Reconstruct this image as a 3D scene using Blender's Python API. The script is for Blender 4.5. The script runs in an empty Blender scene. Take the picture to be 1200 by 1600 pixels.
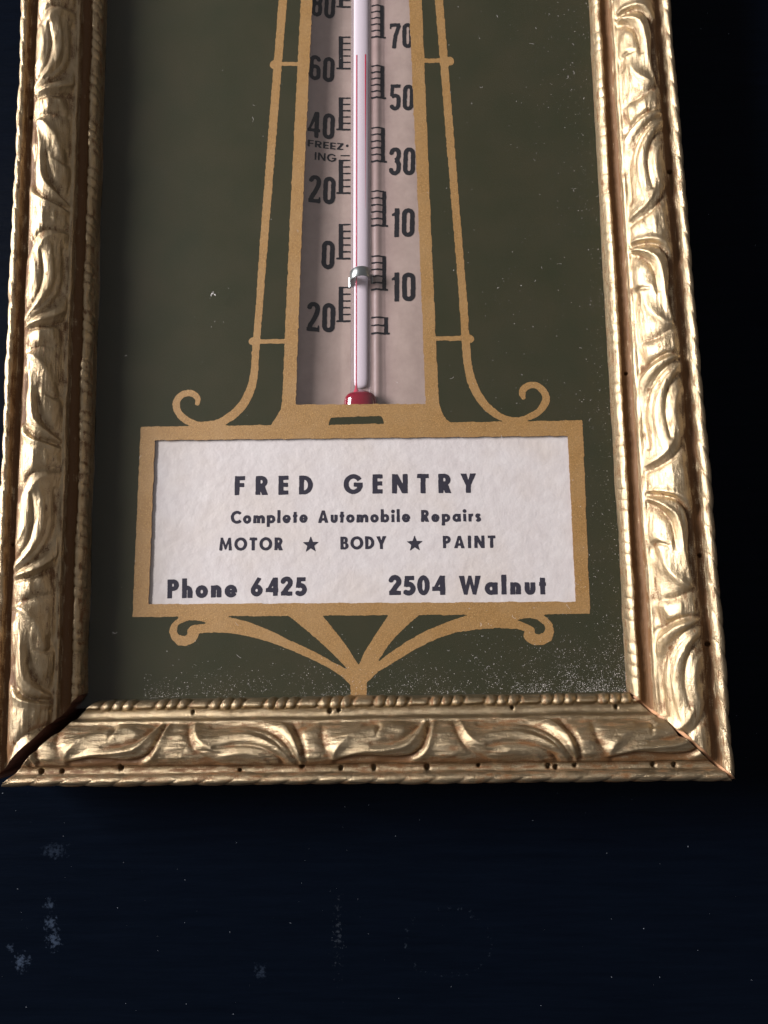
import bpy, math
import numpy as np
from mathutils import Matrix, Vector
MM = 0.001
scene = bpy.context.scene
C = scene.collection
rng = np.random.default_rng(7)

# ------------------------------------------------------------ camera
cam_data = bpy.data.cameras.new('camera')
cam = bpy.data.objects.new('camera', cam_data); C.objects.link(cam)
cam_data.sensor_fit = 'AUTO'; cam_data.sensor_width = 36.0
cam_data.lens = 36.0 * 1300.0 / 1600.0
cam_data.clip_start = 0.005; cam_data.clip_end = 20
ROT = ((0.998558, 0.024612, 0.047707), (-0.018058, 0.990921, -0.133230), (-0.050553, 0.132177, 0.989936))
m = Matrix(ROT).to_4x4(); m.translation = Vector((14.496, 13.661, 162.96)) * MM
cam.matrix_world = m
scene.camera = cam

# ------------------------------------------------------------ light
world = bpy.data.worlds.new('World'); scene.world = world; world.use_nodes = True
bg = world.node_tree.nodes['Background']
bg.inputs[0].default_value = (1.0, 0.945, 0.97, 1); bg.inputs[1].default_value = 0.22
def window_light(name, az, el, dist, w, h, power, col):
    l = bpy.data.lights.new(name, 'AREA'); l.shape = 'RECTANGLE'; l.size = w; l.size_y = h
    l.energy = power; l.color = col
    o = bpy.data.objects.new(name, l); C.objects.link(o)
    d = Vector((math.cos(math.radians(el)) * math.cos(math.radians(az)), math.cos(math.radians(el)) * math.sin(math.radians(az)), math.sin(math.radians(el))))
    o.location = d * dist + Vector((0, .05, 0)); o.rotation_euler = d.to_track_quat('Z', 'Y').to_euler()
    return o
window_light('window_light', 162, 28, 1.3, 0.66, 0.46, 48, (1.0, 0.965, 0.985))
scene.view_settings.view_transform = 'Standard'; scene.view_settings.look = 'None'
scene.view_settings.exposure = 0.0; scene.view_settings.gamma = 1.0

# ------------------------------------------------------------ measured shapes, millimetres
BOX_OUT = [(-42.63, 54.31), (46.37, 52.93), (45.95, 14.87), (-43.48, 15.91)]
BOX_IN = [(-39.66, 51.43), (43.33, 49.9), (43.32, 17.25), (-40.32, 18.36)]
COL_OUT = [(-9.39, 148.0), (-11.91, 97.42), (-12.77, 78.62), (-13.6, 58.88), (-13.93, 57.03), (-14.91, 55.33), (-15.95, 53.9), (-15.95, 52.32), (20.24, 51.5), (20.29, 53.33), (19.54, 53.88), (18.75, 55.15), (18.09, 57.21), (17.81, 70.69), (17.42, 96.14), (16.78, 146.44)]
COL_IN = [(-6.88, 147.85), (-9.36, 97.31), (-10.86, 57.99), (15.4, 57.3), (14.91, 96.25), (14.03, 146.61)]
SLOT = [(-4.26, 53.55), (-3.73, 55.12), (6.48, 55.07), (6.97, 53.47)]
LEFT_SCROLL = [(-13.3, 148.23, 1.82), (-17.1, 96.94, 1.69), (-18.35, 78.83, 1.47), (-19.06, 69.42, 1.52), (-19.31, 65.24, 1.58), (-20.02, 61.63, 1.78), (-21.46, 58.6, 1.84), (-23.68, 56.27, 1.84), (-26.68, 54.63, 1.58), (-30.36, 54.34, 1.32), (-33.13, 55.36, 1.45), (-34.87, 57.01, 1.45), (-35.36, 58.5, 1.46), (-35.18, 59.7, 1.46), (-34.4, 60.62, 1.39), (-33.08, 61.11, 1.26), (-31.75, 60.8, 1.26), (-30.95, 59.83, 1.12), (-31.0, 58.63, 0.79)]
RIGHT_SCROLL = [(20.48, 146.22, 1.73), (22.81, 95.2, 1.58), (23.64, 77.24, 1.62), (23.69, 72.63, 1.62), (23.89, 68.72, 1.68), (24.06, 65.77, 1.61), (24.47, 62.7, 1.67), (25.35, 60.02, 1.73), (26.73, 57.46, 1.66), (28.51, 55.44, 1.53), (30.75, 53.93, 1.21), (33.39, 53.45, 1.01), (36.07, 54.02, 1.26), (38.15, 55.27, 1.39), (39.38, 57.32, 1.52), (38.95, 59.18, 1.39), (37.35, 60.42, 1.33), (35.69, 60.21, 1.4), (34.76, 59.18, 1.33), (34.96, 57.86, 0.89)]
BARS = [[(-18.47, 71.48, 0.95), (-12.78, 71.37, 0.87)], [(-14.99, 133.28, 0.97), (-10.15, 132.94, 0.9)], [(17.68, 70.79, 0.93), (23.24, 70.76, 0.93)], [(16.71, 132.22, 0.98), (20.64, 132.07, 0.98)]]
KNOBS = [(-19.66, 71.62, 1.46), (-15.13, 133.07, 1.8), (24.72, 70.51, 1.48), (22.27, 131.84, 1.76)]
FOOT_LEFT = [(-34.23, 15.58), (-35.62, 14.34), (-36.09, 12.96), (-35.58, 11.38), (-34.35, 10.26), (-32.74, 10.07), (-31.13, 10.59), (-30.34, 11.68), (-30.15, 12.46), (-28.14, 12.63), (-24.12, 12.44), (-20.11, 11.7), (-16.12, 10.58), (-12.14, 9.03), (-8.18, 7.21), (-4.25, 5.22), (-1.9, 3.64), (-0.35, 2.08), (-0.47, -1.17), (2.58, -1.21), (2.83, 4.91), (1.19, 5.9), (-0.91, 4.97), (-4.23, 6.76), (-8.17, 8.96), (-12.13, 10.78), (-16.12, 12.81), (-20.12, 14.45), (-24.55, 15.64), (-24.55, 16.71), (-34.25, 16.89)]
FOOT_LEFT_HOLE = [(-34.6, 13.13), (-34.29, 14.12), (-33.2, 14.69), (-31.8, 15.06), (-30.18, 14.91), (-28.64, 14.41), (-30.17, 14.24), (-31.38, 14.06), (-32.18, 13.6), (-32.49, 12.9), (-32.57, 12.31), (-33.37, 12.05), (-34.18, 12.34)]
FOOT_LEFT_BAND = [(-12.32, 15.49), (-10.13, 13.68), (-6.97, 11.08), (-4.22, 8.51), (-2.27, 6.54), (-0.91, 4.97), (1.24, 4.17), (1.19, 5.9), (-0.66, 8.84), (-2.22, 11.0), (-4.17, 13.57), (-5.82, 15.45), (-5.81, 16.35), (-12.32, 16.48)]
FOOT_RIGHT = [(0.53, -1.19), (2.6, -1.21), (2.66, 2.42), (4.93, 4.5), (8.49, 6.56), (12.45, 8.81), (16.41, 10.68), (20.35, 11.78), (24.27, 12.29), (28.17, 12.49), (32.05, 12.23), (33.39, 11.86), (33.07, 10.78), (33.69, 9.81), (35.02, 9.09), (36.75, 9.06), (38.33, 9.92), (38.98, 11.45), (38.67, 13.19), (37.56, 14.37), (36.62, 14.9), (36.66, 15.94), (23.42, 16.19), (23.39, 15.22), (21.22, 14.67), (18.45, 13.75), (14.5, 12.27), (10.52, 10.2), (6.55, 7.56), (4.56, 6.04), (1.22, 5.9), (0.22, 4.95)]
FOOT_RIGHT_HOLE = [(31.84, 13.9), (33.29, 14.22), (35.23, 14.11), (36.55, 13.42), (37.29, 12.44), (36.97, 11.48), (36.07, 11.12), (35.31, 11.4), (35.15, 12.29), (34.02, 13.08), (32.87, 13.49)]
FOOT_RIGHT_BAND = [(7.2, 15.32), (5.47, 13.01), (3.44, 9.93), (2.23, 8.01), (1.22, 5.9), (1.0, 4.17), (2.96, 4.14), (4.56, 6.04), (6.98, 9.49), (8.99, 11.78), (11.39, 13.88), (13.19, 15.33), (13.22, 16.39), (7.23, 16.5)]
CARD_WORDS = [[('FRED', -23.37, 39.82, -7.57, 39.54, 3.86), ('GENTRY', -1.4, 39.51, 24.97, 39.02, 3.9)], [('Complete', -24.11, 34.07, -8.64, 33.89, 2.52), ('Automobile', -6.59, 33.8, 11.77, 33.52, 2.51), ('Repairs', 13.93, 33.47, 25.66, 33.31, 2.43)], [('MOTOR', -26.4, 28.72, -13.66, 28.5, 2.57)], [('BODY', -2.16, 28.39, 6.98, 28.29, 2.55)], [('PAINT', 18.08, 28.16, 28.36, 27.99, 2.48)], [('Phone', -36.74, 19.45, -22.74, 19.43, 3.75), ('6425', -20.05, 19.57, -8.98, 19.47, 3.6)], [('2504', 7.31, 19.21, 18.33, 19.06, 3.76), ('Walnut', 20.95, 19.03, 37.81, 18.76, 3.7)]]
STARS = [(-8.03, 29.46, 1.73), (12.56, 29.18, 1.7)]
NUMERALS = [('80', -7.44, 145.85, -2.47, 145.56, 6.07), ('60', -8.03, 130.7, -2.76, 130.42, 5.94), ('40', -8.46, 117.39, -2.83, 117.12, 5.98), ('20', -8.34, 102.53, -2.84, 102.28, 6.29), ('0', -5.74, 87.84, -3.15, 87.74, 6.43), ('20', -8.86, 74.16, -3.16, 73.95, 6.44), ('70', 9.55, 137.96, 14.59, 137.83, 5.98), ('50', 9.23, 123.37, 14.35, 123.1, 6.11), ('30', 8.86, 108.45, 14.29, 108.2, 6.46), ('10', 9.27, 94.54, 13.88, 94.35, 6.47), ('10', 9.0, 80.34, 13.82, 80.23, 6.33)]
FREEZE = [('FREEZ', -8.38, 115.16, -0.88, 114.8, 1.56), ('ING', -6.96, 112.24, -2.39, 112.02, 1.77)]
LADDER_LEFT = [((-0.93, 156.39), (-1.01, 148.58), (1.12, 148.46), (-2.01, 148.64)), ((-1.1, 141.32), (-1.18, 133.83), (0.93, 133.71), (-2.16, 133.88)), ((-1.26, 126.87), (-1.34, 119.53), (0.74, 119.42), (-2.31, 119.58)), ((-1.42, 112.42), (-1.5, 104.94), (0.56, 104.85), (-2.47, 104.99)), ((-1.58, 97.84), (-1.67, 90.24), (0.37, 90.16), (-2.62, 90.28)), ((-1.74, 83.86), (-1.82, 76.48), (0.19, 76.41), (-2.77, 76.52))]
LADDER_RIGHT = [((8.05, 148.25), (7.92, 140.7), (5.53, 140.84), (8.76, 140.65)), ((7.87, 133.84), (7.73, 126.4), (5.3, 126.52), (8.57, 126.35)), ((7.75, 119.37), (7.61, 111.69), (5.06, 111.81), (8.43, 111.65)), ((7.76, 104.86), (7.62, 97.15), (4.83, 97.27), (8.44, 97.12)), ((7.5, 90.33), (7.36, 83.01), (4.6, 83.11), (8.17, 82.97)), ((7.66, 76.9), (7.59, 73.47), (4.45, 73.58), (8.39, 73.44))]
FREEZE_TICK = [(-1.48, 113.51), (0.53, 113.42), (0.28, 115.73)]
TUBE = [(3.48, 148.86), (2.84, 104.24), (2.36, 76.07), (2.16, 61.75), (2.49, 57.7), (-1.02, 59.83), (6.06, 59.6)]
CLIP = [(2.53, 86.61), (2.49, 84.24)]
RED = [(2.42, 135.23), (1.8, 89.57), (1.4, 60.81), (4.6, 135.11), (4.48, 113.71)]
TABLE_SPOTS = [(-60.87, -39.72), (-60.49, -43.06), (-59.72, -46.62), (-66.21, -50.75), (-60.32, -29.84), (-19.05, -52.2), (15.88, -46.85), (25.02, -46.85), (9.25, -41.97), (9.1, -48.93), (-4.34, -40.78), (0.98, -58.11), (-68.64, -47.8)]
# ------------------------------------------------------------ object helpers
def tag(o, label=None, cat=None, kind=None, group=None):
    if label: o['label'] = label
    if cat: o['category'] = cat
    if kind: o['kind'] = kind
    if group: o['group'] = group
    return o
def thing(name, label, cat, loc=(0, 0, 0)):
    o = bpy.data.objects.new(name, None); C.objects.link(o)
    o.location = Vector(loc) * MM; o.empty_display_size = .01
    o['origin'] = tuple(loc)
    return tag(o, label, cat)
def mesh_obj(name, V, F, mats, parent=None, smooth=False, midx=None, attrs=None):
    """V in millimetres, world position; faces list or int array (n,4)"""
    V = np.asarray(V, dtype=np.float64) * MM
    if parent is not None:
        q, off = parent, np.zeros(3)
        while q is not None:
            off += np.array(q.location); q = q.parent
        V = V - off
    me = bpy.data.meshes.new(name)
    if isinstance(F, np.ndarray):
        n = len(F); k = F.shape[1]
        me.vertices.add(len(V)); me.vertices.foreach_set('co', V.astype(np.float32).ravel())
        me.loops.add(n * k); me.loops.foreach_set('vertex_index', F.astype(np.int32).ravel())
        me.polygons.add(n); me.polygons.foreach_set('loop_start', np.arange(n, dtype=np.int32) * k)
        me.update(calc_edges=True)
    else:
        me.from_pydata([tuple(v) for v in V], [], F)
    for mt in (mats if isinstance(mats, (list, tuple)) else [mats]): me.materials.append(mt)
    if midx is not None: me.polygons.foreach_set('material_index', np.asarray(midx, dtype=np.int32))
    if smooth: me.polygons.foreach_set('use_smooth', np.ones(len(me.polygons), dtype=bool))
    if attrs:
        for k_, a in attrs.items():
            at = me.attributes.new(k_, 'FLOAT', 'POINT'); at.data.foreach_set('value', np.asarray(a, dtype=np.float32))
    me.update()
    o = bpy.data.objects.new(name, me); C.objects.link(o)
    if parent is not None: o.parent = parent
    return o

# ------------------------------------------------------------ material helpers
class Mat:
    def __init__(s, name):
        s.m = bpy.data.materials.new(name); s.m.use_nodes = True
        s.t = s.m.node_tree; s.n = s.t.nodes; s.b = s.n['Principled BSDF']; s.out = s.n['Material Output']
        tc = s.n.new('ShaderNodeTexCoord'); v = s.n.new('ShaderNodeVectorMath'); v.operation = 'SCALE'; v.inputs['Scale'].default_value = 1000
        s.link(tc.outputs['Object'], v.inputs[0]); s.mm = v.outputs[0]
    def link(s, a, b): s.t.links.new(a, b)
    def set(s, **k):
        for a, v in k.items():
            i = s.b.inputs[a.replace('_', ' ')]
            if isinstance(v, (int, float)): i.default_value = v
            elif isinstance(v, tuple): i.default_value = (*v, 1) if len(v) == 3 else v
            else: s.link(v, i)
        return s
    def noise(s, scale, detail=3, rough=.55, stretch=(1, 1, 1), off=(0, 0, 0), kind='noise'):
        mp = s.n.new('ShaderNodeMapping'); mp.inputs['Scale'].default_value = stretch; mp.inputs['Location'].default_value = off
        s.link(s.mm, mp.inputs['Vector'])
        n = s.n.new('ShaderNodeTexNoise'); n.inputs['Scale'].default_value = scale; n.inputs['Detail'].default_value = detail; n.inputs['Roughness'].default_value = rough
        s.link(mp.outputs[0], n.inputs['Vector']); return n.outputs['Fac']
    def ramp(s, f, stops):
        r = s.n.new('ShaderNodeValToRGB'); e = r.color_ramp.elements
        while len(e) < len(stops): e.new(.5)
        for q, (p, c) in zip(e, stops): q.position = p; q.color = (*c, 1) if isinstance(c, tuple) else (c, c, c, 1)
        s.link(f, r.inputs[0]); return r.outputs[0]
    def mix(s, f, a, b):
        x = s.n.new('ShaderNodeMix'); x.data_type = 'RGBA'
        for i, v in ((0, f), (6, a), (7, b)):
            if isinstance(v, tuple): x.inputs[i].default_value = (*v, 1)
            elif isinstance(v, (int, float)): x.inputs[i].default_value = v
            else: s.link(v, x.inputs[i])
        return x.outputs[2]
    def math(s, op, a, b=0.0, c=None):
        x = s.n.new('ShaderNodeMath'); x.operation = op
        for i, v in enumerate((a, b) if c is None else (a, b, c)):
            if isinstance(v, (int, float)): x.inputs[i].default_value = v
            else: s.link(v, x.inputs[i])
        return x.outputs[0]
    def attr(s, name):
        a = s.n.new('ShaderNodeAttribute'); a.attribute_name = name; return a.outputs['Fac']
    def bump(s, h, dist=.0001, strength=1.0, prev=None):
        b = s.n.new('ShaderNodeBump'); b.inputs['Distance'].default_value = dist; b.inputs['Strength'].default_value = strength
        s.link(h, b.inputs['Height'])
        if prev is not None: s.link(prev, b.inputs['Normal'])
        return b.outputs[0]

def make_gilt(name, stretch, grit, rough, dirt_and_shade, painted_light):
    """rubbed antique gold over brown bole; stretch = fine grain along the stick"""
    M = Mat(name)
    pat = M.attr('patina')
    grain = M.noise(2.2, 5, .7, stretch); speck = M.noise(4.2, 4, .75); blot = M.noise(.35, 4, .6)
    f = M.math('ADD', pat, M.math('MULTIPLY', M.math('SUBTRACT', grain, .5), 1.15))
    f = M.math('ADD', f, M.math('MULTIPLY', M.math('SUBTRACT', speck, .5), 1.35))
    f = M.math('ADD', f, M.math('MULTIPLY', M.math('SUBTRACT', blot, .5), .8))
    f = M.ramp(M.math('ADD', f, dirt_and_shade), [(.40, 0.0), (.74, 1.0)])
    gold = M.mix(M.noise(.5, 3), (.39 * painted_light, .280 * painted_light, .150 * painted_light), (.66 * painted_light, .535 * painted_light, .350 * painted_light))
    brown = M.mix(speck, (.065, .031, .012), (.20, .098, .036))
    M.set(Base_Color=M.mix(f, gold, brown), Metallic=M.ramp(f, [(0, .92), (1, .0)]), Roughness=M.ramp(M.math('ADD', M.math('MULTIPLY', f, .6), M.math('MULTIPLY', speck, .4)), [(0, .17 + rough), (1, .58)]))
    n1 = M.bump(M.noise(3.8, 4, .62), grit, .9)
    n2 = M.bump(grain, .00012, .85, n1)
    M.set(Normal=n2, Specular_IOR_Level=.25); return M.m
gilt_x_shaded = make_gilt('antique_gilt_across_shaded', (.16, 1.7, 1.7), .00014, .06, .13, .62)  # darker, browner copy: the bottom rail's weak light is put into colour
gilt_y = make_gilt('antique_gilt_along', (2.2, .08, 2.2), .00011, .09, .05, .88)
def make_raw():
    M = Mat('bare_mitre_wood'); M.set(Base_Color=M.mix(M.noise(1.4, 4, .6, (1, 1, .2)), (.05, .017, .008), (.13, .045, .018)), Roughness=.7)
    M.set(Normal=M.bump(M.noise(3, 4), .0001)); return M.m
raw = make_raw()
def make_bare_pale():
    M = Mat('pale_bare_wood'); M.set(Base_Color=M.mix(M.noise(1.4, 4), (.30, .14, .06), (.45, .25, .13)), Roughness=.6); return M.m
pale_wood = make_bare_pale()
def make_green():
    M = Mat('olive_print'); M.set(Base_Color=M.mix(M.ramp(M.noise(.10, 3, .5), [(.2, 0.), (.8, 1.)]), (.0165, .0188, .0052), (.0275, .0240, .0086)), Roughness=.6, Specular_IOR_Level=.12)
    M.set(Normal=M.bump(M.noise(3, 3), .00002)); return M.m
def make_gold_print():
    M = Mat('gold_print'); g = M.noise(4.5, 3, .7)
    c = M.mix(M.ramp(g, [(.35, 0.), (.7, 1.)]), (.21, .108, .026), (.37, .200, .060))
    c = M.mix(M.ramp(M.noise(5.5, 1, .5, off=(3, 8, 1)), [(.67, 0.), (.73, 1.)]), c, (.60, .40, .17))
    c = M.mix(M.ramp(M.noise(.16, 3), [(.4, 0.), (.7, .35)]), c, (.33, .20, .085))
    M.set(Base_Color=c, Metallic=.12, Roughness=.5, Normal=M.bump(g, .00006)); return M.m
def make_paper(name, a, b, rough=.55, bd=.00018, sc=.55):
    M = Mat(name)
    c = M.mix(M.ramp(M.noise(.22, 5, .65), [(.35, 0.), (.7, 1.)]), a, b)
    h = M.math('ADD', M.noise(sc, 4, .6) if name != 'ivory_card' else M.noise(sc, 3, .5), M.math('MULTIPLY', M.noise(sc * 5, 3, .6), .12))
    if name == 'ivory_card':   # scattered foxing and smudges of age
        c = M.mix(M.ramp(M.noise(1.1, 5, .8, off=(7, 3, 0)), [(.66, 0.), (.80, .55)]), c, (.40, .29, .22))
        c = M.mix(M.ramp(M.noise(.06, 3, .6, off=(2, 9, 0)), [(.45, 0.), (.75, .5)]), c, (.50, .42, .36))
    M.set(Base_Color=c, Roughness=rough, Normal=M.bump(h, bd)); return M.m
def make_ink(name, col, thr=.72):
    M = Mat(name); M.set(Base_Color=M.mix(M.ramp(M.noise(2.2, 4, .7), [(thr, 0.), (thr + .06, 1.)]), col, (.22, .20, .21)), Roughness=.6, Specular_IOR_Level=.1); return M.m
green = make_green(); gold_print = make_gold_print()
card_mat = make_paper('ivory_card', (.50, .450, .445), (.555, .510, .505), .6, .00012)
plate_mat = make_paper('tan_scale_card', (.32, .238, .21), (.39, .297, .262), .26, .00004)
mat_edge = make_paper('mat_cut_edge', (.16, .09, .05), (.22, .13, .08))
ink = make_ink('navy_black_ink', (.022, .020, .032)); plate_mat.node_tree.nodes['Principled BSDF'].inputs['Coat Weight'].default_value = .8; plate_mat.node_tree.nodes['Principled BSDF'].inputs['Coat Roughness'].default_value = .16
scale_ink = make_ink('scale_ink', (.011, .011, .014), .80)
def make_glass(name, rough, tint, strength, dust):
    M = Mat(name); n = M.n; n.remove(M.b)
    tr = n.new('ShaderNodeBsdfTransparent'); tr.inputs[0].default_value = (*tint, 1)
    gl = n.new('ShaderNodeBsdfGlossy'); gl.inputs['Roughness'].default_value = rough
    fr = n.new('ShaderNodeFresnel'); fr.inputs[0].default_value = 1.5
    mx = n.new('ShaderNodeMixShader'); geo = n.new('ShaderNodeNewGeometry')
    M.link(M.math('MULTIPLY', M.math('MULTIPLY', fr.outputs[0], strength), M.math('SUBTRACT', 1.0, geo.outputs['Backfacing'])), mx.inputs[0])
    M.link(tr.outputs[0], mx.inputs[1]); M.link(gl.outputs[0], mx.inputs[2])
    df = n.new('ShaderNodeBsdfDiffuse'); df.inputs[0].default_value = (.75, .72, .72, 1)
    m2 = n.new('ShaderNodeMixShader')
    M.link(M.math('MULTIPLY', M.ramp(M.noise(.09, 5, .65), [(.2, .55), (.8, 1.)]), dust), m2.inputs[0])
    M.link(mx.outputs[0], m2.inputs[1]); M.link(df.outputs[0], m2.inputs[2]); M.link(m2.outputs[0], M.out.inputs[0])
    return M.m
pane_glass = make_glass('pane_glass', .03, (.985, .99, .985), .85, .005)
tube_glass = make_glass('tube_glass', .06, (.90, .87, .90), .9, .05)
milk = Mat('milk_glass').set(Base_Color=(.66, .61, .64), Roughness=.5).m
red_liquid = Mat('red_spirit').set(Base_Color=(.17, .004, .016), Roughness=.12, Coat_Weight=.6).m
red_thread = Mat('red_thread').set(Base_Color=(.48, .02, .06), Roughness=.2).m
tin = Mat('tin_clip').set(Base_Color=(.30, .32, .32), Metallic=1.0, Roughness=.36).m
lint_mat = Mat('table_lint').set(Base_Color=(.13, .15, .18), Roughness=.8).m
dust_mat = Mat('dust').set(Base_Color=(.55, .52, .50), Roughness=.8).m
backing_mat = make_paper('dark_backing', (.05, .035, .03), (.07, .05, .04))

# ------------------------------------------------------------ flat print: raster, blur, contour
def catmull(P, n=14):
    P = np.array(P, float); Q = np.vstack([2 * P[0] - P[1], P, 2 * P[-1] - P[-2]]); out = []
    for i in range(1, len(Q) - 2):
        for t in np.linspace(0, 1, n, endpoint=False):
            a, b, c, d = Q[i - 1], Q[i], Q[i + 1], Q[i + 2]
            out.append(.5 * ((2 * b) + (c - a) * t + (2 * a - 5 * b + 4 * c - d) * t * t + (3 * b - a - 3 * c + d) * t ** 3))
    out.append(P[-1]); return np.array(out)
def smooth_noise(shape, cell, rg):
    h, w = shape; gh, gw = int(h / cell) + 3, int(w / cell) + 3
    g = rg.standard_normal((gh, gw)); y = np.arange(h) / cell; x = np.arange(w) / cell
    yi, xi = y.astype(int), x.astype(int); fy, fx = y - yi, x - xi
    fy = fy * fy * (3 - 2 * fy); fx = fx * fx * (3 - 2 * fx)
    a = g[yi][:, xi]; b = g[yi][:, xi + 1]; c = g[yi + 1][:, xi]; d = g[yi + 1][:, xi + 1]
    return (a * (1 - fx) + b * fx) * (1 - fy[:, None]) + (c * (1 - fx) + d * fx) * fy[:, None]
class Print:
    def __init__(s, x0, y0, x1, y1, res):
        s.x0, s.y0, s.r = x0, y0, res
        s.w, s.h = int((x1 - x0) / res) + 1, int((y1 - y0) / res) + 1
        s.m = np.zeros((s.h, s.w), np.float32)
    def poly(s, P, val=1):
        P = np.asarray(P, float); r = s.r
        i0 = max(0, int((P[:, 0].min() - s.x0) / r) - 1); i1 = min(s.w, int((P[:, 0].max() - s.x0) / r) + 2)
        j0 = max(0, int((P[:, 1].min() - s.y0) / r) - 1); j1 = min(s.h, int((P[:, 1].max() - s.y0) / r) + 2)
        if i1 <= i0 or j1 <= j0: return
        X = s.x0 + np.arange(i0, i1) * r; Y = (s.y0 + np.arange(j0, j1) * r)[:, None]
        ins = np.zeros((j1 - j0, i1 - i0), bool); Q = np.roll(P, -1, 0)
        for (ax, ay), (bx, by) in zip(P, Q):
            if ay == by: continue
            ins ^= ((ay > Y) != (by > Y)) & (X[None, :] < (bx - ax) * (Y - ay) / (by - ay) + ax)
        s.m[j0:j1, i0:i1][ins] = val
    def disc(s, x, y, rad, val=1):
        a = np.linspace(0, 2 * np.pi, 22, endpoint=False); s.poly(np.stack([x + rad * np.cos(a), y + rad * np.sin(a)], 1), val)
    def stroke(s, P, w=None, val=1, round_ends=False):
        P = np.asarray(P, float)
        W = P[:, 2] / 2 if P.shape[1] > 2 else np.full(len(P), w / 2)
        for i in range(len(P) - 1):
            a, b = P[i, :2], P[i + 1, :2]; d = b - a; L = np.hypot(*d)
            if L < 1e-9: continue
            n = np.array([-d[1], d[0]]) / L
            s.poly([a + n * W[i], b + n * W[i + 1], b - n * W[i + 1], a - n * W[i]], val)
            if i > 0 or round_ends: s.disc(a[0], a[1], W[i], val)
        if round_ends: s.disc(P[-1, 0], P[-1, 1], W[-1], val)
    def build(s, name, z, mat, parent, blur=1.2, rough=.10, cell=3, wall=0, wall_mat=None, seed=1, maxrun=0):
        f = s.m.copy()
        k = int(blur * 3) + 1; g = np.exp(-.5 * (np.arange(-k, k + 1) / blur) ** 2); g /= g.sum()
        f = np.apply_along_axis(lambda r: np.convolve(r, g, 'same'), 0, f); f = np.apply_along_axis(lambda r: np.convolve(r, g, 'same'), 1, f)
        rg = np.random.default_rng(seed)
        f += rough * (.6 * smooth_noise(f.shape, cell, rg) + .5 * smooth_noise(f.shape, cell * 4, rg)) * (np.abs(f - .5) < .49)
        f -= .5; f[0, :] = f[-1, :] = f[:, 0] = f[:, -1] = -.5
        b = f > 0; V, F, mi = [], [], []
        cnt = b[:-1, :-1].astype(int) + b[1:, :-1] + b[:-1, 1:] + b[1:, 1:]
        full = cnt == 4
        for j in range(s.h - 1):
            row = full[j]
            if not row.any(): continue
            e = np.diff(np.concatenate([[0], row.astype(np.int8), [0]])); st = np.where(e == 1)[0]; en = np.where(e == -1)[0]
            if maxrun: st, en = zip(*[(q, min(q + maxrun, c)) for a, c in zip(st, en) for q in range(a, c, maxrun)])
            for a, c in zip(st, en):
                n = len(V); V += [(a, j), (c, j), (c, j + 1), (a, j + 1)]; F.append((n, n + 1, n + 2, n + 3)); mi.append(0)
        V = [(s.x0 + x * s.r, s.y0 + y * s.r, z) for x, y in V]
        for j, i in zip(*np.where((cnt > 0) & (cnt < 4))):
            cs = ((i, j), (i + 1, j), (i + 1, j + 1), (i, j + 1)); pts = []; cr = []
            for q in range(4):
                (ax, ay), (bx, by) = cs[q], cs[(q + 1) % 4]; fa, fb = f[ay, ax], f[by, bx]
                if fa > 0: pts.append((ax, ay))
                if (fa > 0) != (fb > 0):
                    t = fa / (fa - fb); c = (ax + (bx - ax) * t, ay + (by - ay) * t); pts.append(c); cr.append(c)
            if len(pts) < 3: continue
            n = len(V); V += [(s.x0 + x * s.r, s.y0 + y * s.r, z) for x, y in pts]; F.append(tuple(range(n, n + len(pts)))); mi.append(0)
            if wall and len(cr) == 2:
                n = len(V)
                V += [(s.x0 + x * s.r, s.y0 + y * s.r, zz) for (x, y), zz in ((cr[0], z), (cr[1], z), (cr[1], z - wall), (cr[0], z - wall))]
                F.append((n, n + 1, n + 2, n + 3)); mi.append(1)
        return mesh_obj(name, V, F, [mat] + ([wall_mat] if wall else []), parent, midx=mi)

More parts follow.
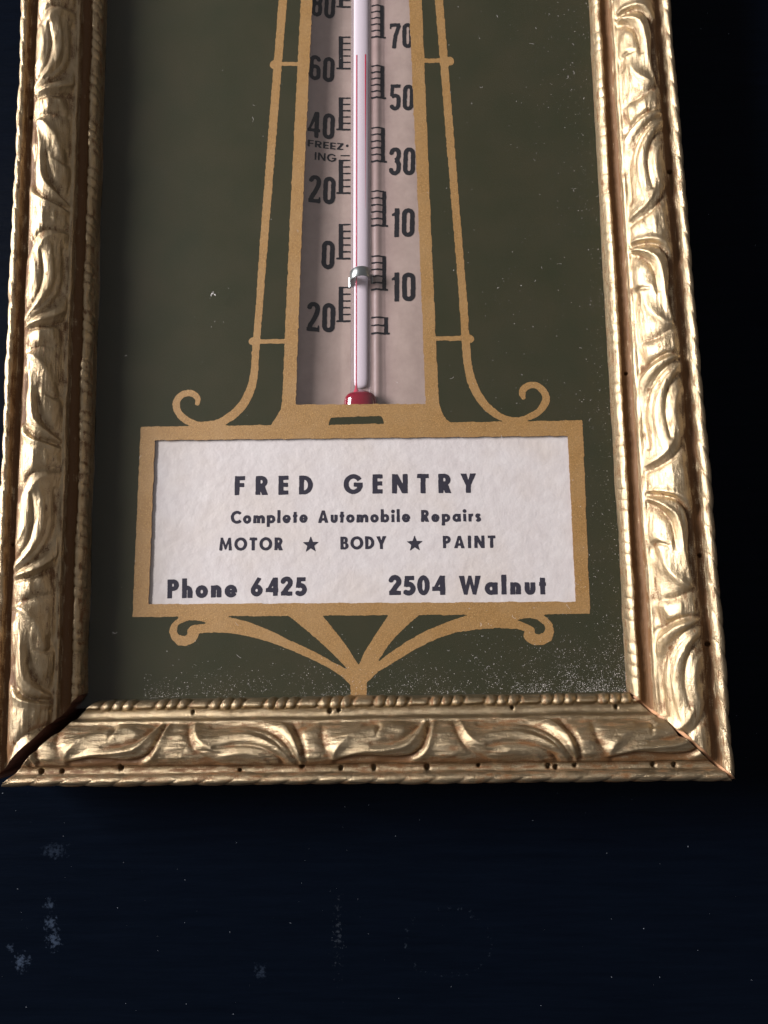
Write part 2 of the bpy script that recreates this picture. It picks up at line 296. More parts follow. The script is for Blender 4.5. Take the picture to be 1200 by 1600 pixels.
# ------------------------------------------------------------ letters (drawn, cap height 1)
def arc(cx, cy, rx, ry, a0, a1, n=18):
    a = np.radians(np.linspace(a0, a1, n)); return [(cx + rx * math.cos(t), cy + ry * math.sin(t)) for t in a]
def rect(x0, y0, x1, y1): return [(x0, y0), (x1, y0), (x1, y1), (x0, y1)]
def ring(cx, cy, rx, ry, w): return [('+', arc(cx, cy, rx, ry, 0, 350, 36)), ('-', arc(cx, cy, rx - w, ry - w * .92, 0, 350, 36))]
def glyph(ch, w):
    v = w * .86                                   # thin strokes
    P = '+'; N = '-'; x = .64                     # x height
    if ch == 'F': return .54, [(P, rect(0, 0, w, 1)), (P, rect(0, 1 - v, .54, 1)), (P, rect(0, .42, .5, .42 + v))]
    if ch == 'E': return .52, [(P, rect(0, 0, w, 1)), (P, rect(0, 1 - v, .52, 1)), (P, rect(0, .41, .5, .41 + v)), (P, rect(0, 0, .52, v))]
    if ch in 'RP':
        g = [(P, [(0, .38), (0, 1)] + arc(.31, .69, .31, .31, 90, -90)), (N, [(w, .38 + v), (w, 1 - v)] + arc(.31, .69, .31 - w, .31 - v, 90, -90)), (P, rect(0, 0, w, 1))]
        if ch == 'R': g.append((P, [(.2, .42), (.2 + w * 1.1, .46), (.66, 0), (.66 - w * 1.25, 0), (.2, .36)]))
        return (.64 if ch == 'R' else .62), g
    if ch == 'B': return .64, [(P, [(0, .42), (0, 1)] + arc(.3, .72, .28, .28, 90, -90)), (P, [(0, 0), (0, .56)] + arc(.33, .28, .31, .28, 90, -90)),
                               (N, [(w, .57), (w, 1 - v)] + arc(.3, .71, .28 - w, .13, 90, -90)), (N, [(w, v), (w, .44)] + arc(.33, .29, .31 - w, .14, 90, -90))]
    if ch == 'D': return .72, [(P, [(0, 0), (0, 1)] + arc(.24, .5, .48, .5, 90, -90)), (N, [(w, v), (w, 1 - v)] + arc(.24, .5, .48 - w, .5 - v, 90, -90))]
    if ch == 'O': return 1.0, ring(.5, .5, .5, .52, w)
    if ch == 'C': return .82, ring(.5, .5, .5, .52, w) + [(N, [(.5, .5), (1.2, 1.17), (1.3, .5), (1.2, -.17)]), (N, rect(.86, -.1, 1.2, 1.1))]
    if ch == 'G': return 1.0, ring(.5, .5, .5, .52, w) + [(N, [(.5, .5), (1.3, 1.02), (1.3, .5)]), (P, rect(.52, .36, 1.0, .36 + v)), (N, rect(.98, .3, 1.2, .6))]
    if ch == 'N': return .80, [(P, rect(0, 0, w, 1)), (P, rect(.8 - w, 0, .8, 1)), (P, [(0, 1), (w * 1.1, 1), (.8, 0), (.8 - w * 1.1, 0)])]
    if ch == 'T': return .60, [(P, rect(0, 1 - v, .6, 1)), (P, rect(.3 - w / 2, 0, .3 + w / 2, 1))]
    if ch == 'Y': return .80, [(P, [(0, 1), (w * 1.2, 1), (.4, .66), (.8 - w * 1.2, 1), (.8, 1), (.4 + w / 2, .4), (.4 + w / 2, 0), (.4 - w / 2, 0), (.4 - w / 2, .4)])]
    if ch == 'A': return .84, [(P, [(0, 0), (.31, 1), (.53, 1), (.84, 0), (.84 - w * 1.15, 0), (.42, .76), (w * 1.15, 0)]), (P, rect(.2, .18, .64, .18 + v * .95))]
    if ch == 'M': return 1.0, [(P, [(0, 0), (.1, 1), (.28, 1), (.5, .42), (.72, 1), (.9, 1), (1, 0), (1 - w, 0), (.745, .6), (.55, .08), (.45, .08), (.255, .6), (w, 0)])]
    if ch == 'I': return w, [(P, rect(0, 0, w, 1))]
    if ch == 'Z': return .6, [(P, rect(0, 1 - v, .6, 1)), (P, rect(0, 0, .6, v)), (P, [(0, v), (.6 - w * 1.3, 1 - v), (.6, 1 - v), (w * 1.3, v)])]
    if ch == 'W': return 1.16, [(P, [(0, 1), (w * 1.1, 1), (.36, .42), (.5, 1), (.66, 1), (.8, .42), (1.16 - w * 1.1, 1), (1.16, 1), (.9, 0), (.72, 0), (.58, .58), (.44, 0), (.26, 0)])]
    if ch == 'o': return x + .02, ring(.33, x / 2, .33, x / 2 + .02, w)
    if ch == 'e': return x + .02, ring(.33, x / 2, .33, x / 2 + .02, w * .95) + [(N, [(.33, .32), (.9, .30), (.9, .06)]), (P, rect(.12, x / 2 - .08, .655, x / 2 + .06))]
    if ch == 'a': return .68, ring(.33, x / 2, .33, x / 2 + .02, w) + [(P, rect(.68 - w, 0, .68, x))]
    if ch == 'b': return .68, ring(.35, x / 2, .33, x / 2 + .02, w) + [(P, rect(0, 0, w, 1.04))]
    if ch == 'p': return .68, ring(.35, x / 2, .33, x / 2 + .02, w) + [(P, rect(0, -.3, w, x))]
    if ch == 'l': return w, [(P, rect(0, 0, w, 1.04))]
    if ch == 'i': return w, [(P, rect(0, 0, w, x)), (P, arc(w / 2, .86, w * .62, w * .62, 0, 340))]
    if ch == 't': return .36, [(P, rect(.18 - w / 2, 0, .18 + w / 2, .88)), (P, rect(0, x - v * .85, .36, x))]
    if ch in 'nh': return .56, [(P, rect(0, 0, w, 1.04 if ch == 'h' else x)), (P, [(.0, x - .28)] + arc(.28, x - .28, .28, .29, 180, 0) + [(.56, 0), (.56 - w, 0)] + arc(.28, x - .29, .28 - w, .29 - v * .9, 0, 180))]
    if ch == 'u': return .56, [(P, [(0, x), (0, .28)] + arc(.28, .27, .28, .29, 180, 360) + [(.56, x), (.56 - w, x)] + arc(.28, .29, .28 - w, .29 - v * .9, 360, 180) + [(w, x)])]
    if ch == 'm': return .92, [(P, rect(0, 0, w, x))] + [(P, [(o, x - .26)] + arc(o + .27, x - .27, .27, .28, 180, 0) + [(o + .54, 0), (o + .54 - w, 0)] + arc(o + .27, x - .28, .27 - w, .28 - v * .9, 0, 180)) for o in (0, .38)]
    if ch == 'r': return .38, [(P, rect(0, 0, w, x)), (P, [(w * .6, x - .3), (w * .8, x - .05), (.26, x + .01), (.38, x), (.36, x - v), (.26, x - v), (w, x - .3)])]
    if ch == 's': return .42, [('s', arc(.21, x - .18, .125, .105, 30, 270, 14) + arc(.21, .18, .13, .115, 90, -150, 14), w * .82)]
    if ch == '6': return .66, ring(.33, .31, .33, .33, w) + [(P, [(.02, .42), (.38, 1.03), (.6, .96), (.22, .36)])]
    if ch == '4': return .70, [(P, rect(.42, 0, .42 + w, 1)), (P, rect(.02, .2, .7, .2 + v)), (P, [(0, .2), (.42, 1.0), (.56, 1.0), (.56, .82), (.24, .28)])]
    if ch == '2': return .62, [('s', arc(.31, .71, .21, .21, 175, -35, 16) + [(.36, .45), (.12, .1)], w), (P, [(0, 0), (.62, 0), (.62, v), (.0, v)])]
    if ch == '5': return .62, [('s', [(.14, .5)] + arc(.28, .33, .24, .23, 115, -140, 18), w), (P, rect(.1, 1 - v, .58, 1)), (P, [(.1, 1), (.1 + w * .9, 1), (.06 + w * .95, .5), (.04, .42)])]
    if ch == '0': return .66, ring(.33, .5, .33, .52, w)
    return .3, []
def numeral(ch, w=.155):
    """tall condensed numerals of the thermometer scale"""
    t = w / 2; W = .44; a = W / 2 - t
    if ch == '0': return W, [('s', arc(W / 2, 1 - t - a, a, a, 0, 180, 10) + arc(W / 2, t + a, a, a, 180, 360, 10) + [(W - t, 1 - t - a)], w)]
    if ch == '1': return .24, [('s', [(.15, 0), (.15, 1)], w), ('+', [(.08, 1), (.08, .86), (-.03, .80), (-.03, .72), (.1, .75), (.1, 1)])]
    if ch == '2': return W, [('s', arc(W / 2, 1 - t - a, a, a, 185, 0, 12) + [(W - t, .72), (W - t - .03, .6), (W / 2 + .02, .4), (t + .04, .2), (t + .02, t)], w), ('+', rect(0, 0, W, w * .9)), ('+', [(W - .05, 0), (W, 0), (W, .22), (W - .06, .22)])]
    if ch == '3': return W, [('s', arc(W / 2 - .01, 1 - t - a, a, a, 190, 0, 12) + [(W - t - .01, .68), (W - t - .06, .57), (W / 2, .53)], w), ('s', [(W / 2, .53), (W - t - .05, .49), (W - t, .4)] + arc(W / 2 - .01, t + a, a, a, 0, -190, 12), w)]
    if ch == '4': return W + .04, [('s', [(W - .1, 0), (W - .1, 1)], w), ('+', rect(0, .22, W + .04, .34)), ('+', [(0, .22), (W - .19, 1), (W - .05, 1), (W - .1, .84), (.12, .3)])]
    if ch == '5': return W, [('+', rect(.03, 1 - w * .85, W - .02, 1)), ('s', [(.085, 1), (.075, .54)], w * .85), ('s', [(.08, .54)] + arc(W / 2, .57 - a, a, a, 120, 0, 8) + arc(W / 2, t + a, a, a, 0, -175, 10), w)]
    if ch == '6': return W, [('s', arc(W / 2, 1 - t - a, a, a, 0, 180, 10) + arc(W / 2, t + a, a, a, 180, 360, 10) + arc(W / 2, .56 - a, a, a, 0, 160, 10), w)]
    if ch == '7': return W, [('+', rect(0, 1 - w * .9, W, 1)), ('s', [(W - .04, .92), (W / 2 + .02, .5), (W / 2 - .04, 0)], w), ('+', [(0, 1), (.06, 1), (.06, .76), (0, .8)])]
    if ch == '8': return W, [('s', arc(W / 2, 1 - t - a, a, a, 0, 180, 10) + [(t, .66), (t + .04, .53), (t, .4)] + arc(W / 2, t + a, a, a, 180, 360, 10) + [(W - t, .4), (W - t - .04, .53), (W - t, .66), (W - t, 1 - t - a)], w), ('+', rect(.1, .47, W - .1, .6))]
def draw_word(pr, word, x0, y0, x1, y1, cap, w=.21, gl=None, maxgap=9.):
    gs = [(gl or (lambda c: glyph(c, w)))(c) for c in word]
    L = math.hypot(x1 - x0, y1 - y0); ux, uy = (x1 - x0) / L, (y1 - y0) / L; n = len(gs)
    tot = sum(g[0] for g in gs) * cap; sx = 1.0
    if n == 1: sx = L / tot; gap = 0
    else:
        gap = (L - tot) / (n - 1); mg = .085 * cap
        if gap > maxgap * cap: sx = (L - maxgap * cap * (n - 1)) / tot; gap = maxgap * cap
        if gap < mg: sx = (L - mg * (n - 1)) / tot; gap = mg
    def T(p, o): a, b = (o + p[0] * cap * sx), p[1] * cap; return (x0 + a * ux - b * uy, y0 + a * uy + b * ux)
    o = 0
    for gw, prims in gs:
        tmp = Print.__new__(Print); tmp.__dict__.update(pr.__dict__); tmp.m = np.zeros_like(pr.m)
        for q in prims:
            pts = [T(p, o) for p in q[1]]
            if q[0] == 's': tmp.stroke(pts, q[2] * cap * (sx + 1) / 2)
            else: tmp.poly(pts, 1 if q[0] == '+' else 0)
        pr.m = np.maximum(pr.m, tmp.m); o += gw * cap * sx + gap

# ------------------------------------------------------------ table top
def make_table_mat():
    M = Mat('black_painted_wood')
    br = M.noise(.5, 5, .7, (.10, 1.3, 1)); fine = M.noise(2.6, 4, .7, (.12, 1.2, 1), (5, 2, 0)); big = M.noise(.03, 4, .6)
    c = M.mix(M.ramp(br, [(.15, 0.), (.9, 1.)]), (.0007, .0015, .0034), (.0018, .0034, .0074))
    c = M.mix(M.ramp(M.noise(.9, 6, .75, (.5, 1, 1), (9, 4, 0)), [(.70, 0.), (.80, .35)]), c, (.045, .055, .075))
    sep = M.n.new('ShaderNodeSeparateXYZ'); M.link(M.mm, sep.inputs[0])
    def spot(x, y, rx, ry, col, thr, amount, c, ringw=None):
        dx = M.math('DIVIDE', M.math('SUBTRACT', sep.outputs[0], x), rx); dy = M.math('DIVIDE', M.math('SUBTRACT', sep.outputs[1], y), ry)
        d = M.math('SQRT', M.math('ADD', M.math('MULTIPLY', dx, dx), M.math('MULTIPLY', dy, dy)))
        if ringw: d = M.math('DIVIDE', M.math('ABSOLUTE', M.math('SUBTRACT', d, 1.0)), ringw)
        f = M.math('SUBTRACT', M.noise(1.3 if not ringw else .9, 5, .7, off=(x * .1, y * .1, 0)), M.math('MULTIPLY', d, .22))
        return M.mix(M.math('MULTIPLY', M.ramp(f, [(thr, 0.), (thr + .17, 1.)]), amount), c, col)
    for x, y, rx, ry, a in ((-60.9, -39.7, 1.3, 1.2, .7), (-60.5, -43.2, 1.5, 1.8, .9), (-59.8, -46.4, 1.7, 2.1, .9), (-66.2, -50.7, 1.8, 1.8, 1.), (-60.3, -29.8, 3, 1.6, .35), (-68.6, -47.8, .9, .9, .6), (-19, -52.2, 1.4, 1.6, .35)):
        c = spot(x, y, rx, ry, (.034, .048, .074), .33, a * .75, c)
    c = spot(17.2, -46.9, 8.3, 6.2, (.03, .04, .055), .55, .5, c, .3)
    c = spot(-4, -45, 2.2, 14, (.05, .06, .075), .47, .45, c)
    M.set(Base_Color=c, Roughness=M.ramp(M.math('ADD', M.math('MULTIPLY', fine, .5), M.math('MULTIPLY', big, .5)), [(.3, .22), (.7, .34)]), Specular_IOR_Level=.03)
    n1 = M.bump(fine, .00004, .8); M.set(Normal=M.bump(br, .00008, .8, n1)); return M.m
table_mat = make_table_mat()
def slab(name, x0, y0, x1, y1, z0, z1, mat, parent=None, bev=0):
    V = [(x0, y0, z0), (x1, y0, z0), (x1, y1, z0), (x0, y1, z0), (x0, y0, z1), (x1, y0, z1), (x1, y1, z1), (x0, y1, z1)]
    F = [(0, 3, 2, 1), (4, 5, 6, 7), (0, 1, 5, 4), (1, 2, 6, 5), (2, 3, 7, 6), (3, 0, 4, 7)]
    return mesh_obj(name, V, F, mat, parent)
tag(slab('table_top', -420, -300, 420, 480, -26, -6, table_mat), kind='structure')

# ------------------------------------------------------------ picture frame
OPEN_W, OPEN_H = 52.0, 202.0
S_OUT = 14.8
prof = [(0.0, 0.2), (0.0, 1.6), (0.05, 3.2), (0.3, 4.3), (0.85, 4.95), (1.25, 4.9), (1.45, 4.55), (1.75, 4.25), (2.5, 4.15), (3.15, 4.4), (3.42, 4.95), (3.55, 5.75), (3.75, 6.05), (4.05, 6.15), (4.25, 6.35),
        (5.0, 7.9), (6.0, 9.15), (7.2, 10.1), (8.4, 10.45), (9.6, 10.25), (10.6, 9.6), (11.15, 9.0), (11.35, 8.45), (12.0, 8.25), (12.6, 8.4), (12.8, 8.85), (13.1, 9.6), (13.7, 9.95), (14.3, 9.55), (14.7, 8.7), (14.8, 7.6), (14.8, 3.0), (14.8, -5.9)]
PP = catmull(prof, 10)
seg = np.concatenate([[0], np.cumsum(np.hypot(*np.diff(PP, axis=0).T))])
def resample(step):
    # fine over the decorated face, coarse on the outer wall
    t_end = seg[np.where((PP[:, 0] >= 14.79) & (PP[:, 1] < 7.5))[0][0]]
    t = np.concatenate([np.arange(0, t_end, step), np.linspace(t_end, seg[-1], 8)])
    return np.stack([np.interp(t, seg, PP[:, 0]), np.interp(t, seg, PP[:, 1])], 1), t
# ---- relief of one repeat of the carved ornament (S leaf and arched leaf)
PERIOD = 49.0; PXS = PERIOD / 425.0
def yy(y): return 4.0 + (y - 1127) * .109
def xx(x): return (x - 500) * PXS
strokes = [
 # points, half width mm, height mm, flank (+1: gentle towards the right of travel, -1: left, 0: even)   (S leaf)
 ([(521, 1184), (526, 1170), (538, 1157), (556, 1147), (588, 1140)], .85, 1.3, 0),
 ([(590, 1152), (601, 1139), (618, 1136), (636, 1141)], 1.15, .95, 0),
 ([(583, 1160), (606, 1157), (628, 1152), (646, 1141), (662, 1128)], .50, -1.45, 0),
 ([(536, 1178), (570, 1171), (600, 1169), (633, 1164), (650, 1152), (662, 1138), (672, 1127)], .52, 1.25, 0),
 ([(528, 1188), (550, 1182), (583, 1182), (613, 1187), (643, 1183), (660, 1168), (668, 1150), (674, 1127)], .50, -1.5, 0),
 ([(645, 1187), (660, 1177), (670, 1162), (678, 1140), (681, 1129)], .62, 1.0, 1),
 ([(503, 1134), (506, 1152), (514, 1172), (524, 1189)], .75, -1.1, 0),
 ([(570, 1134), (585, 1131), (594, 1136), (590, 1148)], .40, -.9, 0),
 # arched leaf
 ([(712, 1130), (720, 1150), (733, 1170), (752, 1184), (770, 1193)], .55, -.95, 0),
 ([(722, 1129), (730, 1146), (742, 1158), (760, 1167)], .85, 1.1, -1),
 ([(750, 1133), (778, 1130), (812, 1131), (845, 1138), (872, 1156), (892, 1187)], .42, -1.3, 0),
 ([(750, 1150), (785, 1146), (815, 1147), (840, 1154), (866, 1168), (884, 1188)], .75, .95, 1),
 ([(762, 1163), (800, 1158), (835, 1163), (858, 1177), (868, 1190)], .42, -1.15, 0),
 ([(770, 1177), (800, 1171), (830, 1176), (845, 1189)], .75, .60, 1),
 ([(798, 1126), (830, 1125), (855, 1129), (874, 1140), (888, 1158), (897, 1184)], .80, 1.2, 1),
 ([(876, 1124), (889, 1138), (899, 1158), (904, 1186)], .42, -1.15, 0),
 ([(884, 1138), (898, 1132), (918, 1127)], .55, -.75, 0),
 # fine veins inside the leaves
 ([(560, 1163), (590, 1161), (622, 1158)], .18, .25, 0), ([(570, 1176), (600, 1177), (634, 1174)], .16, .25, 0),
 ([(800, 1139), (832, 1143), (858, 1156), (874, 1174)], .18, -.3, 0), ([(825, 1131), (852, 1137), (872, 1151), (886, 1170)], .18, -.28, 0),
 # plain reeded stretches between leaves
 ([(899, 1179), (925, 1179)], .35, .35, 0), ([(904, 1160), (926, 1159)], .4, .35, 0), ([(900, 1145), (930, 1137)], .5, .5, 0),
 ([(686, 1178), (712, 1178)], .35, .4, 0), ([(684, 1163), (712, 1162)], .4, .4, 0), ([(688, 1147), (708, 1145)], .4, .45, 0), ([(690, 1134), (706, 1133)], .4, .4, 0),
]
RES = .1
gx = np.arange(0, PERIOD, RES); gs = np.arange(3.6, 11.8, RES)
relief = np.zeros((len(gs), len(gx)))
GX, GS = np.meshgrid(gx, gs)
for pts, hw, amp, flank in strokes:
    P = catmull([(xx(a), yy(b)) for a, b in pts], 10); n = len(P)
    best = np.full(GX.shape, 9e9); wt = np.zeros(GX.shape); side = np.zeros(GX.shape)
    for i in range(n - 1):
        a, b = P[i], P[i + 1]; d = b - a; L2 = (d ** 2).sum() + 1e-12
        for sh in (-PERIOD, 0, PERIOD):
            t = np.clip(((GX + sh - a[0]) * d[0] + (GS - a[1]) * d[1]) / L2, 0, 1)
            D = np.hypot(GX + sh - a[0] - t * d[0], GS - a[1] - t * d[1]); k = D < best
            best[k] = D[k]; wt[k] = (i + t[k]) / (n - 1)
            side[k] = np.sign(d[0] * (GS - a[1]) - d[1] * (GX + sh - a[0]))[k]
    taper = .45 + .55 * np.sin(np.pi * np.clip(wt, 0, 1)) ** .6
    w_ = hw * (.7 + .45 * taper) * (1 if not flank else np.where(side * flank > 0, 1.3, .5))
    relief += amp * .85 * taper * np.exp(-(best / w_) ** 1.55 * 1.1)
fade = np.clip((GS - 3.8) / .7, 0, 1) * np.clip((11.5 - GS) / .5, 0, 1)
relief *= fade
def relief_at(U, S):
    u = np.mod(U, PERIOD) / RES; v = np.clip((S - gs[0]) / RES, 0, len(gs) - 1.001)
    ui = np.floor(u).astype(int) % len(gx); uj = (ui + 1) % len(gx); vi = v.astype(int); fu = u - np.floor(u); fv = v - vi
    r = (relief[vi, ui] * (1 - fu) + relief[vi, uj] * fu) * (1 - fv) + (relief[vi + 1, ui] * (1 - fu) + relief[vi + 1, uj] * fu) * fv
    return r * ((S > 3.6) & (S < 11.7))
def lattice(U, S, cu, cs, seed):
    r = np.random.default_rng(seed); G = r.standard_normal((int(30 / cs) + 4, 4096))
    a = U / cu + 700; b = S / cs; ai = np.floor(a).astype(int); bi = np.floor(b).astype(int); fa = a - ai; fb = b - bi
    fa = fa * fa * (3 - 2 * fa); fb = fb * fb * (3 - 2 * fb); g = lambda i, j: G[j % G.shape[0], i % 4096]
    return (g(ai, bi) * (1 - fa) + g(ai + 1, bi) * fa) * (1 - fb) + (g(ai, bi + 1) * (1 - fa) + g(ai + 1, bi + 1) * fa) * fb
BEAD = 10.35
def bead_reel(U):
    """three small beads, then a long barrel: height of the lip moulding"""
    t = np.mod(U, BEAD); h = np.zeros_like(t)
    for c in (1.0, 3.05, 5.1):
        q = np.clip(1 - ((t - c) / .92) ** 2, 0, 1); h = np.maximum(h, .62 * np.sqrt(q))
    q = np.clip(1 - (np.abs(t - 8.25) / 1.75) ** 6, 0, 1); return np.maximum(h, .32 * np.sqrt(q))
def rail(name, label, mat, U0, parent, place, lo, hi, step, seed, pits=(), amp=.63, along=1.0, bead=1.0, wash=1.0, pk=.42):
    """lo(s), hi(s): ends of the stick at distance s from the sight edge; place(u, s, z) -> xyz"""
    pr, tt = resample(step)
    s, z = pr[:, 0], pr[:, 1]; ns = len(s)
    tx = np.gradient(s); tz = np.gradient(z); ln = np.hypot(tx, tz) + 1e-12; nx_, nz_ = -tz / ln, tx / ln
    L = max(hi(0) - lo(0), hi(S_OUT) - lo(S_OUT)); nu = int(L / (step * along))
    t = np.linspace(0, 1, nu)[:, None]
    U = lo(s)[None, :] * (1 - t) + hi(s)[None, :] * t
    S = np.broadcast_to(s, U.shape).copy(); Tt = np.broadcast_to(tt, U.shape)
    run = U - U0
    rel = relief_at(run, S) * amp
    h = rel.copy()
    # lip moulding: arc length window of the profile
    ta = np.interp(2.0, np.maximum.accumulate(z[:60] + np.arange(60) * 1e-9), tt[:60]); tb = tt[np.where((s > 1.5))[0][0]]
    win = np.clip((Tt - ta) / .8, 0, 1) * np.clip((tb + .25 - Tt) / .5, 0, 1)
    h += bead * win * (bead_reel(run + .18 * (Tt - ta)) - .28)
    # outer rope moulding: slanting lobes
    wr = np.clip((S - 12.75) / .35, 0, 1) * (Tt < tt[-8] + .01)
    ph = np.mod((run + (S - 13.7) * 1.7) / 5.2, 1.0)
    h += wr * (.30 * np.sqrt(np.clip(1 - ((ph - .5) / .52) ** 2, 0, 1)) - .22)
    # hand-made unevenness and grain running with the stick
    face = (Tt < tt[-8] + .01)
    h += face * (.028 * lattice(run, Tt, 3.0, .7, seed) + .014 * lattice(run, Tt, 1.3, .24, seed + 1) + .008 * lattice(run, Tt, .45, .3, seed + 2) + .10 * lattice(run, Tt, 9, 3, seed + 3))
    h += (S > 4.2) * (S < 11.2) * .026 * lattice(run, Tt, 2.6, .34, seed + 4)
    for pu, ps, prd in pits:
        h -= 1.1 * np.exp(-(((U - pu) ** 2 + (S - ps) ** 2) / prd ** 2) ** 2) * face
    s2 = S + nx_[None, :] * h; z2 = np.broadcast_to(z, U.shape) + nz_[None, :] * h
    X = place(U, s2, z2)
    V = np.stack(X, -1).reshape(-1, 3)
    i = np.arange(nu - 1)[:, None] * ns + np.arange(ns - 1)[None, :]
    F = np.stack([i, i + ns, i + ns + 1, i + 1], -1).reshape(-1, 4)
    # patina: rubbed gold on the high places, brown wash in cove, groove and leaf hollows
    pat = np.interp(s, [0, .6, 1.25, 1.5, 1.7, 3.2, 3.5, 4.2, 6, 9, 10.4, 11.1, 11.5, 12.5, 12.9, 14.2, 14.7, 15], [.42, .22, .35, .85, 1.0, 1.0, .30, .30, .22, .22, .45, .75, .9, .85, .35, .2, .5, .9])
    pat = (pat * np.where(s < 3.9, wash, np.where((s > 11.2) & (s < 12.8), .5 + .5 * wash, 1.0)))[None, :] - pk * np.clip(rel, -.9, .6) - bead * 1.1 * win * (bead_reel(run) - .42) + .16 * lattice(run, Tt, 1.6, .5, seed + 5)
    # end faces: fan from a point low inside the stick, own material
    V2 = [V]; F2 = [F]; mi = [np.zeros(len(F), int)]; pa = [pat.reshape(-1)]; base = len(V)
    for e, fn in ((0, lo), (nu - 1, hi)):
        sm = np.array([s2[e], ]).ravel(); zm = z2[e]
        B = np.stack(place(fn(np.clip(sm, 0, 15.)), sm, np.where(sm < .01, .2, np.minimum(zm, np.interp(sm, [0, .3, 15], [.2, -5.9, -5.9])))), -1)
        k = base + np.arange(ns - 1); r = e * ns + np.arange(ns - 1)
        f = np.stack([r, r + 1, k + 1, k], -1)
        if e: f = f[:, ::-1]
        V2.append(B); F2.append(f); mi.append(np.ones(len(f), int)); pa.append(np.ones(len(B))); base += len(B)
    o = mesh_obj(name, np.vstack(V2), np.vstack(F2), [mat, raw], parent, True, np.concatenate(mi), {'patina': np.concatenate(pa)})
    me = o.data
    o['label'] = label
    return o
frame = thing('picture_frame', 'carved antique gold wooden picture frame with glass, lying on the black table', 'picture frame', (0, -14.8, -6))
A = np.asarray
STEP = .15
# bottom stick: its left mitre stands open, its right mitre is nearly tight
pits = [(-56.9, 12.1, .42), (-53, 12.1, .38), (-42, 11.6, .45), (-8.6, 11.6, .42), (4.4 - 0, 12.0, .4), (-1.6, 12.0, .36), (14, 12.0, .46), (23.2, 11.8, .3), (35.6, 12.0, .42), (36.9, 12.2, .38), (40.3, 11.9, .34), (54.1, 11.9, .4), (57.8, 12.0, .42), (-30, 2.2, .3), (-4, 2.3, .4), (-2.3, 2.2, .34), (30, 2.2, .28), (49, 2.25, .32), (-20, 12.2, .3)]
rail('bottom_rail', 'bottom rail of the frame, with a row of tiny worm holes and an open left mitre', gilt_x_shaded, -5.41, frame,
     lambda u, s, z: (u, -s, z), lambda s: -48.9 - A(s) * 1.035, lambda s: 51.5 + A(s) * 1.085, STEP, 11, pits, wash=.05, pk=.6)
rail('right_rail', 'right rail of the frame, brightly lit', gilt_y, 85.0 - (668 - 500) * PXS, frame,
     lambda u, s, z: (52 + s * (1.085 - .00085 * u), u, z), lambda s: .12 - A(s) + .22 * np.sin(A(s) / 14.8 * 3.14), lambda s: OPEN_H + A(s), STEP, 31, [(9, 12.1, .4), (25, 11.9, .35), (61, 2.3, .3), (100, 12, .4)], bead=.16)
rail('left_rail', 'left rail of the frame, its lower end lifted clear of the mitre', gilt_y, -73.2 - (893 - 500) * PXS, frame,
     lambda u, s, z: (-52 - s, -u, z), lambda s: -OPEN_H - A(s), lambda s: -1.3 + A(s) * 1.25 - .014 * A(s) ** 2, STEP, 51, [(-30, 12, .35), (-118, 12, .35)], bead=.4)
rail('top_rail', 'top rail of the frame', gilt_x_shaded, 3.0, frame,
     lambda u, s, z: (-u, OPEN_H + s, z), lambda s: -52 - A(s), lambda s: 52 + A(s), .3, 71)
# sliver of bare wood along the right mitre
def sliver():
    V = []; F = []; n = 40
    for i in range(n):
        s = .4 + 14.1 * i / (n - 1); k = np.where(PP[:, 0] >= s)[0][0]; z = PP[k, 1] - .55
        y = -s + .22 * math.sin(s / 14.8 * 3.14) ; x = 52 + s * 1.085
        V += [(x - .30, y - .10, z), (x + .12, y + .22, z + .45), (x + .12, y + .22, z - 2), (x - .30, y - .10, z - 2)]
        if i: a = 4 * (i - 1); F += [(a, a + 4, a + 5, a + 1), (a + 3, a + 7, a + 4, a), (a + 1, a + 5, a + 6, a + 2)]
    return mesh_obj('mitre_sliver', V, F, pale_wood, frame)
sliver()
pane = slab('glass_pane', -53.5, -1.5, 53.5, OPEN_H + 1.5, .06, 2.0, pane_glass, frame)
tag(slab('backing_board', -54, -2, 54, OPEN_H + 2, -5.6, -5.0, backing_mat, frame), 'dark backing board')

# ------------------------------------------------------------ printed mat under the glass
mat_thing = thing('printed_mat', 'olive green mat printed with a gold banjo-shaped scroll ornament, framed behind the glass', 'mat board', (0, 0, -.8))
g = Print(-53.4, -1.4, 53.4, OPEN_H + 1.4, .4)
g.m[:] = 1
mid = lambda a, b: [((p[0] + q[0]) / 2, (p[1] + q[1]) / 2) for p, q in zip(a, b)]
g.poly(mid(BOX_OUT, BOX_IN), 0)
def ext(P, Q, y): return (P[0] + (P[0] - Q[0]) * (y - P[1]) / (P[1] - Q[1]), y)
TOPY = OPEN_H - 12
co, ci = list(COL_OUT), list(COL_IN)
co = [ext(co[0], co[1], TOPY)] + co + [ext(co[-1], co[-2], TOPY)]
ci = [ext(ci[0], ci[1], TOPY - 3)] + ci + [ext(ci[-1], ci[-2], TOPY - 3)]
g.poly([(x + (-1 if x < 2 else 1), y - (1 if y < 80 else 0)) for x, y in ci], 0)
mb = g.build('green_mat', -.03, green, mat_thing, .8, 0)
p_ = Print(-46, -1.3, 49, TOPY + 2, .11)
for sc in (LEFT_SCROLL, RIGHT_SCROLL):
    sc = [tuple(ext(sc[0][:2], sc[1][:2], TOPY - 6)) + (sc[0][2],)] + list(sc)
    p_.stroke(catmull(sc, 10))
for b in BARS: p_.stroke(b)
for x, y, r in KNOBS: p_.disc(x, y, r / 2 * 1.15)
for nm in ('FOOT_LEFT', 'FOOT_RIGHT', 'FOOT_LEFT_BAND', 'FOOT_RIGHT_BAND'): p_.poly(globals()[nm])
def curvy(P): P = list(P); return catmull(P + [P[0]], 6)
for nm in ('FOOT_LEFT_HOLE', 'FOOT_RIGHT_HOLE'): p_.poly(curvy(globals()[nm]), 0)
